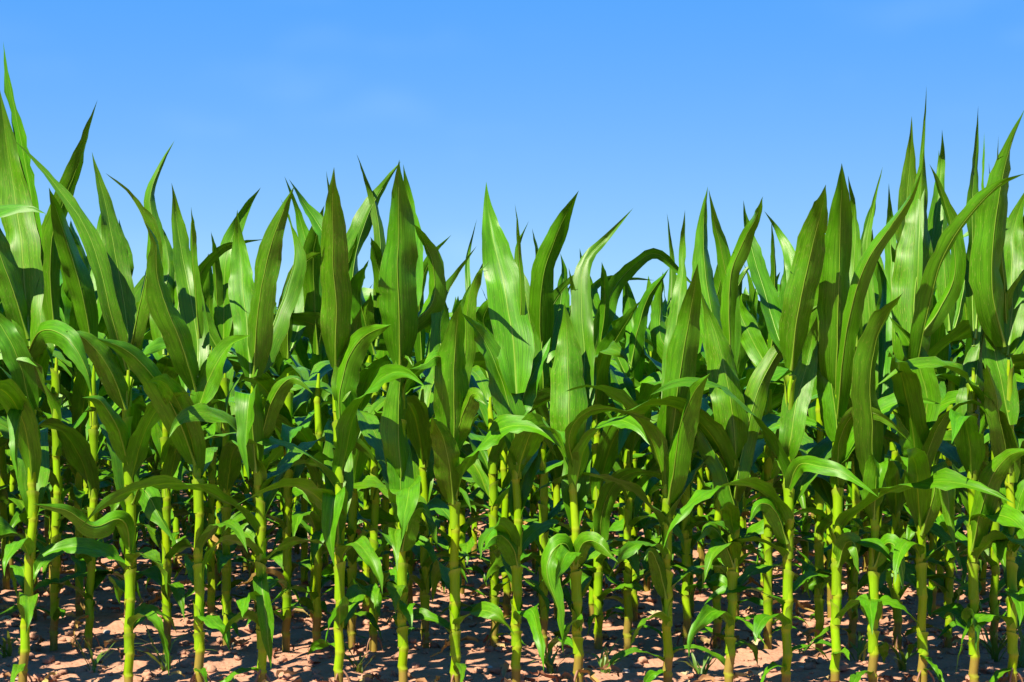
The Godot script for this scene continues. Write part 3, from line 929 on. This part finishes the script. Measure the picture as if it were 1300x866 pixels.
func second_row():
	var d := D1 + ROW
	var g := "second row of maize plants"
	# plants whose upper leaves stand against the sky: stalk and leaves
	var P := [
		[[[68, 822], [72, 600], [70, 430]], [
			[30, 0.3, [[70, 430, 0], [64, 350, 0.02], [66, 300, 0.03], [80, 258, 0.03], [100, 205, 0.03], [124, 127, 0.02]], 0.7],
			[30, -0.4, [[70, 440, 0], [52, 380, 0], [50, 320, 0], [58, 270, 0]]]]],
		[[[112, 822], [118, 600], [118, 440]], [
			[34, 0.2, [[118, 450, 0.02], [108, 390, 0.03], [94, 335, 0.04], [78, 285, 0.04], [62, 238, 0.03]], 0.0],
			[26, -0.4, [[120, 430, -0.02], [126, 350, -0.03], [130, 290, -0.03], [136, 240, -0.03]]]]],
		[[[212, 822], [210, 600], [208, 450]], [
			[30, 0.3, [[208, 450, 0], [204, 390, 0], [215, 340, 0], [208, 300, 0], [200, 280, 0]]],
			[34, -0.3, [[210, 440, 0], [226, 390, 0], [222, 340, 0], [232, 310, 0]]]]],
		[[[288, 822], [286, 600], [284, 450]], [
			[24, 0.5, [[280, 450, 0.02], [255, 400, 0.02], [252, 355, 0.03], [278, 318, 0.03], [306, 308, 0.02], [336, 304, 0.0]], 0.2, true],
			[14, -0.2, [[284, 440, -0.02], [276, 380, -0.03], [272, 330, -0.03], [268, 294, -0.03]]],
			[30, -0.3, [[284, 450, 0.0], [284, 390, 0.03], [287, 336, 0.04], [296, 298, 0.04], [311, 267, 0.03], [331, 238, 0.03]], 0.6]]],
		[[[363, 822], [366, 600], [366, 450]], [
			[24, -0.3, [[368, 450, 0], [386, 390, 0], [392, 330, 0], [380, 275, 0], [361, 224, 0]]],
			[28, 0.5, [[366, 455, 0.02], [365, 412, 0.04], [372, 366, 0.06], [387, 335, 0.07], [410, 320, 0.08]]]]],
		[[[402, 822], [404, 600], [404, 450]], [
			[30, 0.2, [[404, 450, 0], [400, 400, 0], [398, 350, 0], [400, 310, 0], [412, 260, 0]]],
			[16, 0.3, [[404, 440, 0], [415, 390, 0], [440, 340, 0], [455, 295, 0.01]]]]],
		[[[446, 822], [448, 600], [450, 470]], [
			[42, 0.3, [[450, 450, 0.03], [448, 385, 0.05], [449, 340, 0.06], [463, 283, 0.06], [484, 240, 0.05], [509, 205, 0.04]], 0.2],
			[30, -0.4, [[452, 450, 0], [462, 410, 0], [470, 370, 0]]]]],
		[[[474, 822], [476, 600], [478, 430]], [
			[18, 0.2, [[478, 440, 0], [484, 360, 0], [482, 300, 0], [474, 250, 0], [465, 225, 0], [452, 195, 0]], 0.8],
			[32, -0.3, [[480, 430, 0], [488, 380, 0], [478, 330, 0], [470, 300, 0]]],
			[30, 0.5, [[476, 450, 0], [464, 410, 0], [458, 370, 0], [468, 330, 0]]]]],
		[[[540, 822], [538, 600], [536, 470]], [
			[18, 0.3, [[536, 470, 0], [533, 400, 0.01], [537, 355, 0.01], [552, 322, 0.01], [573, 298, 0.0]], 0.5],
			[26, -0.3, [[540, 460, 0], [556, 420, 0], [553, 375, 0], [545, 340, 0]]]]],
		[[[628, 822], [626, 600], [622, 480]], [
			[24, 0.3, [[620, 480, 0], [604, 430, 0], [592, 395, 0], [606, 355, 0], [618, 325, 0]], 0.6],
			[10, -0.2, [[618, 470, -0.02], [598, 390, -0.02], [594, 330, -0.02], [606, 278, -0.02]]],
			[30, 0.0, [[624, 470, 0], [624, 440, 0], [614, 405, 0], [628, 375, 0]]]]],
		[[[690, 822], [690, 600], [688, 470]], [
			[12, 0.2, [[688, 470, 0], [682, 380, 0], [684, 330, 0], [676, 290, 0]]],
			[14, -0.5, [[686, 470, 0], [668, 380, 0], [655, 320, 0], [672, 280, 0.01]]],
			[36, 0.4, [[690, 490, 0.03], [688, 445, 0.05], [694, 406, 0.06], [713, 372, 0.06], [746, 335, 0.06]], 0.3],
			[34, -0.3, [[688, 455, 0.0], [685, 395, 0.02], [690, 350, 0.03], [700, 318, 0.02], [714, 281, 0.02], [735, 242, 0.02]], 0.7],
			[28, 0.3, [[690, 460, 0], [708, 400, 0], [716, 350, 0], [712, 322, 0]]]]],
		[[[760, 822], [758, 600], [756, 480]], [
			[14, 0.2, [[756, 470, 0], [768, 400, 0], [768, 360, 0], [764, 332, 0]]],
			[26, 0.6, [[757, 490, 0.02], [756, 440, 0.03], [766, 400, 0.04], [782, 363, 0.04], [804, 337, 0.04], [832, 322, 0.03], [862, 345, 0.0], [887, 368, -0.02]], -0.3],
			[26, 0.4, [[760, 700, 0.02], [767, 642, 0.05], [790, 606, 0.08], [832, 600, 0.1], [875, 631, 0.12]], 0.3, true],
			[28, 0.4, [[758, 510, 0.03], [768, 462, 0.06], [786, 425, 0.08], [815, 380, 0.08]], 0.2],
			[24, -0.4, [[758, 480, 0], [745, 420, 0], [748, 370, 0], [735, 315, 0]]]]],
		[[[797, 822], [798, 600], [798, 480]], [
			[20, 0.5, [[796, 480, 0.02], [770, 420, 0.03], [752, 370, 0.03], [768, 354, 0.03], [800, 353, 0.02], [832, 356, 0.0]], 0.2, true],
			[28, 0.0, [[798, 470, 0], [806, 430, 0], [800, 390, 0], [792, 345, 0]]],
			[20, -0.4, [[800, 470, 0], [812, 410, 0], [824, 375, 0], [850, 340, 0]]]]],
		[[[872, 822], [870, 600], [866, 470]], [
			[12, -0.2, [[864, 470, 0], [852, 400, 0], [852, 330, 0], [846, 270, 0]]],
			[26, 0.2, [[866, 470, 0], [840, 430, 0], [838, 390, 0], [842, 345, 0]]]]],
		[[[910, 822], [912, 600], [914, 470]], [
			[26, 0.4, [[914, 470, 0], [922, 420, 0], [930, 380, 0], [946, 345, 0], [962, 330, 0]]],
			[24, -0.4, [[912, 470, 0], [905, 410, 0], [915, 350, 0], [918, 300, 0]]]]],
		[[[975, 822], [976, 600], [978, 470]], [
			[12, 0.1, [[978, 460, 0], [984, 380, 0], [982, 320, 0], [980, 276, 0]]],
			[30, -0.3, [[976, 470, 0], [955, 430, 0], [938, 390, 0], [942, 350, 0]]],
			[24, 0.2, [[980, 460, 0], [996, 400, 0], [1000, 350, 0], [994, 310, 0]]]]],
		[[[1040, 822], [1040, 600], [1042, 450]], [
			[16, 0.2, [[1042, 450, 0], [1056, 360, 0], [1058, 300, 0], [1058, 255, 0]]],
			[32, -0.3, [[1040, 460, 0], [1040, 410, 0], [1046, 360, 0], [1052, 310, 0]]]]],
		[[[1082, 822], [1086, 600], [1088, 440]], [
			[22, 0.3, [[1090, 440, 0], [1104, 370, 0], [1098, 320, 0], [1108, 260, 0], [1120, 214, 0]], 0.5],
			[24, -0.4, [[1088, 440, 0], [1090, 380, 0], [1100, 330, 0], [1108, 290, 0]]]]],
		[[[1140, 822], [1136, 600], [1134, 440]], [
			[18, 0.2, [[1134, 430, 0], [1132, 360, 0], [1130, 290, 0], [1129, 232, 0]]],
			[30, -0.4, [[1136, 440, 0], [1146, 390, 0], [1140, 340, 0], [1132, 310, 0]]]]],
		[[[1204, 822], [1206, 600], [1208, 430]], [
			[22, 0.3, [[1208, 430, 0], [1222, 380, 0], [1226, 330, 0], [1222, 290, 0]]],
			[24, -0.2, [[1206, 420, 0], [1198, 330, 0], [1194, 250, 0], [1192, 190, 0]]]]],
		[[[1262, 822], [1264, 600], [1266, 420]], [
			[26, 0.2, [[1266, 420, 0], [1258, 340, 0], [1254, 280, 0], [1262, 220, 0]]],
			[28, -0.4, [[1268, 420, 0], [1290, 370, 0], [1296, 310, 0], [1304, 260, 0]]]]],
	]
	for i in P.size():
		var y_top: float = P[i][0][-1][1]
		var h: float = EYE - (y_top - 433.0) / F * d
		traced(d, P[i][0], P[i][1], "maize plant in the second row, %s from the left frame edge" % ordinal(i), g, h * 0.80, rng.randf() * TAU, 1.30, 0.08)

# ---------------------------------------------------------------- the rows behind, up to about 300 plants in view
func row_height(d: float, px: float) -> float:
	var side := absf(px - 650.0) / 650.0
	return lerpf(1.22, 1.09, clampf((d - 7.0) / 6.0, 0.0, 1.0)) + 0.20 * side * side

var hidden_spots := []   # plants beyond the frame or beyond the counted rows: [where, height, turn]

func back_rows():
	var o := ["first", "second", "third", "fourth", "fifth", "sixth", "seventh", "eighth", "ninth", "tenth", "eleventh"]
	for n in N_ROWS:
		var d := D1 + ROW * n
		var half_w := 650.0 / F * d
		var x := -half_w - 1.6 + rng.randf() * STEP
		var count := 0
		while x < half_w + 0.9:
			var px := 650.0 + x / d * F
			var inside := px > -12.0 and px < 1312.0
			var where := Vector3(x + rng.randf_range(-0.02, 0.02), 0, -d + rng.randf_range(-0.03, 0.03))
			var h := row_height(d, px) + rng.randf_range(-0.07, 0.07)
			if not inside:
				if n < 2:
					h += 0.15
					if px > -75.0 and px < 1375.0:
						x += STEP
						continue
				hidden_spots.append([where, h, rng.randf() * TAU])
			elif n >= 2:
				var label := "maize plant in the %s row back, %s from the left frame edge" % [o[n], ordinal(count)]
				copy_kind(rng.randi() % kinds.size(), where, h, rng.randf() * TAU, label, "%s row of maize plants" % o[n])
				count += 1
			x += STEP * rng.randf_range(0.85, 1.15)

func far_field():
	var n := N_ROWS
	while true:
		var d := D1 + ROW * n
		if d > 95.0:
			break
		var half_w := 650.0 / F * d + 1.0
		var x := -half_w
		while x < half_w:
			var h := row_height(d, 650.0 + x / d * F) + rng.randf_range(-0.07, 0.07)
			hidden_spots.append([Vector3(x, 0, -d + rng.randf_range(-0.03, 0.03)), h, rng.randf() * TAU])
			x += STEP * rng.randf_range(0.85, 1.15) * (1.0 if d < 25.0 else 1.5 if d < 50.0 else 2.5)
		n += 1
	var root := Node3D.new()
	root.name = "maize_field"
	add_child(root)
	describe(root, "mass of maize plants filling the field behind the nearer rows", "maize field")
	root.set_meta("kind", "stuff")
	for k in kinds.size():
		var st := SurfaceTool.new()
		var dry := SurfaceTool.new()
		var stalk: MeshInstance3D
		var leaf_mesh := ArrayMesh.new()
		var has_leaf := false
		for c in kinds[k][0].get_children():
			if c.material_override in M.leaves:
				st.append_from(c.mesh, 0, Transform3D.IDENTITY)
				has_leaf = true
			elif c.material_override == M.stalk:
				stalk = c
		var mine := []
		for i in hidden_spots.size():
			if i % kinds.size() == k:
				mine.append(hidden_spots[i])
		for pass_no in 2:
			var mm := MultiMesh.new()
			mm.transform_format = MultiMesh.TRANSFORM_3D
			mm.mesh = stalk.mesh if pass_no == 0 else st.commit()
			mm.instance_count = mine.size()
			for i in mine.size():
				var s: float = mine[i][1] / kinds[k][1]
				mm.set_instance_transform(i, Transform3D(Basis(Vector3.UP, mine[i][2]).scaled(Vector3(1, s, 1)), mine[i][0]))
			var o := MultiMeshInstance3D.new()
			o.name = "stalks" if pass_no == 0 else "foliage"
			o.multimesh = mm
			o.material_override = M.stalk if pass_no == 0 else M.leaves[1]
			o.set_meta("kind", "stuff")
			root.add_child(o, true)

# ---------------------------------------------------------------- the soil
var soil_a := FastNoiseLite.new()
var soil_b := FastNoiseLite.new()

func soil_y(x: float, z: float) -> float:
	var y := 0.016 * soil_a.get_noise_2d(x * 100.0, z * 100.0)
	var v := soil_b.get_noise_2d(x * 100.0, z * 100.0)
	y += 0.012 * v
	return y - 0.006

func stretched(lo: float, hi: float, step: float, far_lo: float, far_hi: float) -> PackedFloat32Array:
	var out := PackedFloat32Array()
	var a := []
	var x := lo
	var s := step
	while x > far_lo:
		s *= 1.35
		x -= s
		a.push_front(maxf(x, far_lo))
	for q in a:
		out.append(q)
	x = lo
	while x < hi:
		out.append(x)
		x += step
	s = step
	while x < far_hi:
		out.append(x)
		s *= 1.35
		x += s
	out.append(far_hi)
	return out

func make_ground():
	soil_a.seed = 11
	soil_a.frequency = 0.03
	soil_a.fractal_octaves = 3
	soil_b.seed = 12
	soil_b.frequency = 0.14
	soil_b.fractal_octaves = 3
	var tone := FastNoiseLite.new()
	tone.seed = 14
	tone.frequency = 0.02
	tone.fractal_octaves = 4
	var xs := stretched(-3.2, 3.2, 0.025, -400.0, 400.0)
	var zs := stretched(-11.0, -5.0, 0.025, -900.0, 60.0)
	var v := PackedVector3Array()
	var col := PackedColorArray()
	var idx := PackedInt32Array()
	for z in zs:
		for x in xs:
			v.append(Vector3(x, soil_y(x, z), z))
			var k := 1.0 + 0.22 * tone.get_noise_2d(x * 100.0, z * 100.0)
			var w := 0.10 * tone.get_noise_2d(x * 60.0 + 500.0, z * 60.0)
			col.append(Color(k * (1.0 + w), k, k * (1.0 - w)))
	var nx := xs.size()
	for j in zs.size() - 1:
		for i in nx - 1:
			var a := j * nx + i
			idx.append_array([a, a + 1, a + nx, a + 1, a + nx + 1, a + nx])
	var g := part("soil_ground", commit(v, PackedVector2Array(), col, idx), M.soil, self)
	g.set_meta("kind", "structure")

func lump(seed_no: int, rough: float, flat: float) -> ArrayMesh:
	var n := FastNoiseLite.new()
	n.seed = seed_no
	n.frequency = 1.3
	var v := PackedVector3Array()
	var idx := PackedInt32Array()
	var col := PackedColorArray()
	var rings := 6
	var sides := 9
	for i in rings + 1:
		var a := PI * i / rings
		for j in sides:
			var b := TAU * j / sides
			var p := Vector3(sin(a) * cos(b), cos(a), sin(a) * sin(b))
			p *= 1.0 + rough * n.get_noise_3dv(p * 1.6)
			v.append(Vector3(p.x, p.y * flat, p.z))
			col.append(Color.WHITE)
	for i in rings:
		for j in sides:
			var a := i * sides + j
			var b := i * sides + (j + 1) % sides
			idx.append_array([a, a + sides, b, b, a + sides, b + sides])
	return commit(v, PackedVector2Array(), col, idx)

func ground_things():
	# crumbs and clods of the same soil
	var root := Node3D.new()
	root.name = "soil_clods"
	add_child(root)
	describe(root, "crumbs and clods of reddish soil strewn between the rows", "soil")
	root.set_meta("kind", "stuff")
	for k in 4:
		var mm := MultiMesh.new()
		mm.transform_format = MultiMesh.TRANSFORM_3D
		mm.mesh = lump(40 + k, 1.0, 0.6)
		mm.instance_count = 1800
		for i in 1800:
			var z := -5.3 - 6.5 * rng.randf()
			var x := rng.randf_range(-1.0, 1.0) * (0.3 + 0.27 * -z)
			var r := 0.004 + 0.018 * pow(rng.randf(), 3.5)
			mm.set_instance_transform(i, Transform3D(Basis.from_euler(Vector3(rng.randf_range(-0.4, 0.4), rng.randf() * TAU, 0)).scaled(Vector3.ONE * r), Vector3(x, soil_y(x, z) + r * 0.25, z)))
		var o := MultiMeshInstance3D.new()
		o.name = "clods"
		o.multimesh = mm
		o.material_override = M.soil
		o.set_meta("kind", "stuff")
		root.add_child(o, true)
	# dead leaf scraps
	var scraps := Node3D.new()
	scraps.name = "leaf_litter"
	add_child(scraps)
	describe(scraps, "dry tan and reddish leaf scraps scattered on the soil", "leaf litter")
	scraps.set_meta("kind", "stuff")
	for k in 5:
		var a := rng.randf() * TAU
		var tint: Color = [Color(0.34, 0.24, 0.11), Color(0.28, 0.15, 0.07), Color(0.42, 0.34, 0.20), Color(0.22, 0.10, 0.06), Color(0.36, 0.28, 0.10)][k]
		var sm := blade(arc_spine(Vector3.ZERO, 0.0, 0.09, 0.35, -0.5, 1.0, rng.randf_range(-1.5, 1.5)), {"width": 0.022, "across": Vector3(0, 0, 1), "seg": 10, "half": 2, "wave": 0.4, "tint": tint, "fold": rng.randf_range(0.3, 1.0), "twist": 1.6, "rough": 0.02})
		var mm := MultiMesh.new()
		mm.transform_format = MultiMesh.TRANSFORM_3D
		mm.mesh = sm
		mm.instance_count = 150
		for i in 150:
			var row := rng.randi() % 8
			var z := -D1 - ROW * row + rng.randfn(0.0, 0.10)
			var x := rng.randf_range(-1.0, 1.0) * (0.2 + 0.27 * -z)
			mm.set_instance_transform(i, Transform3D(Basis.from_euler(Vector3(rng.randf_range(-0.2, 0.2), rng.randf() * TAU, rng.randf_range(-0.2, 0.2))).scaled(Vector3.ONE * rng.randf_range(0.35, 1.1)), Vector3(x, soil_y(x, z) + 0.006, z)))
		var o := MultiMeshInstance3D.new()
		o.name = "scraps"
		o.multimesh = mm
		o.material_override = M.dry
		o.set_meta("kind", "stuff")
		scraps.add_child(o, true)
	# pale pebbles
	var spots := [[20, 862], [136, 802], [330, 826], [395, 850], [540, 812], [622, 842], [800, 828], [795, 850], [885, 782], [1018, 845], [1120, 830], [1190, 815]]
	for i in spots.size():
		var q: Array = spots[i]
		var d: float = F * EYE / (q[1] - 433.0)
		var p := at(q[0], q[1], d)
		var s := rng.randf_range(0.008, 0.016)
		var o := part(numbered("pebble"), lump(60 + i, 0.5, 0.7), M.pebble, self)
		o.position = Vector3(p.x, soil_y(p.x, p.z) + s * 0.3, p.z)
		o.scale = Vector3.ONE * s
		o.rotation.y = rng.randf() * TAU
		describe(o, "pale pebble on the soil, %s from the left frame edge" % ordinal(i), "pebble", "pale pebbles on the soil")
	# grass tufts and seedling weeds at the edge of the field
	var tufts := [[8, 835, 0.10, 9, "beside the leftmost front stalk"], [118, 855, 0.13, 7, "left of the second front stalk"], [212, 848, 0.14, 9, "left of the thick third front stalk"],
		[455, 852, 0.09, 8, "between the fifth and sixth front stalks"], [700, 850, 0.10, 10, "left of the ninth front stalk"], [768, 852, 0.08, 12, "right of the ninth front stalk"],
		[890, 858, 0.09, 9, "left of the eleventh front stalk"], [1092, 838, 0.12, 9, "left of the fourteenth front stalk"], [1145, 850, 0.10, 10, "left of the fifteenth front stalk"], [1262, 838, 0.17, 14, "between the two rightmost front stalks"], [1296, 845, 0.14, 9, "at the right frame edge"]]
	for q in tufts:
		var d: float = F * EYE / (q[1] - 433.0)
		var p := at(q[0], q[1], d)
		var t := thing("grass_tuft", Vector3(p.x, soil_y(p.x, p.z), p.z), "low green grass tuft " + q[4], "grass tuft", "weeds between the stalks")
		for i in q[3]:
			var a := rng.randf() * TAU
			var l: float = q[2] * rng.randf_range(0.9, 1.7)
			var sp := arc_spine(Vector3(rng.randf_range(-0.012, 0.012), 0.0, rng.randf_range(-0.012, 0.012)), a, l, rng.randf_range(0.8, 1.4), rng.randf_range(-0.7, 0.8), 1.2, 0.3)
			sp[0].y = -0.01
			part("blade", blade(sp, {"width": rng.randf_range(0.007, 0.013), "across": Vector3(-sin(a), 0, cos(a)), "seg": 8, "half": 1, "wave": 0.0, "fold0": 0.5}), M.grass, t)
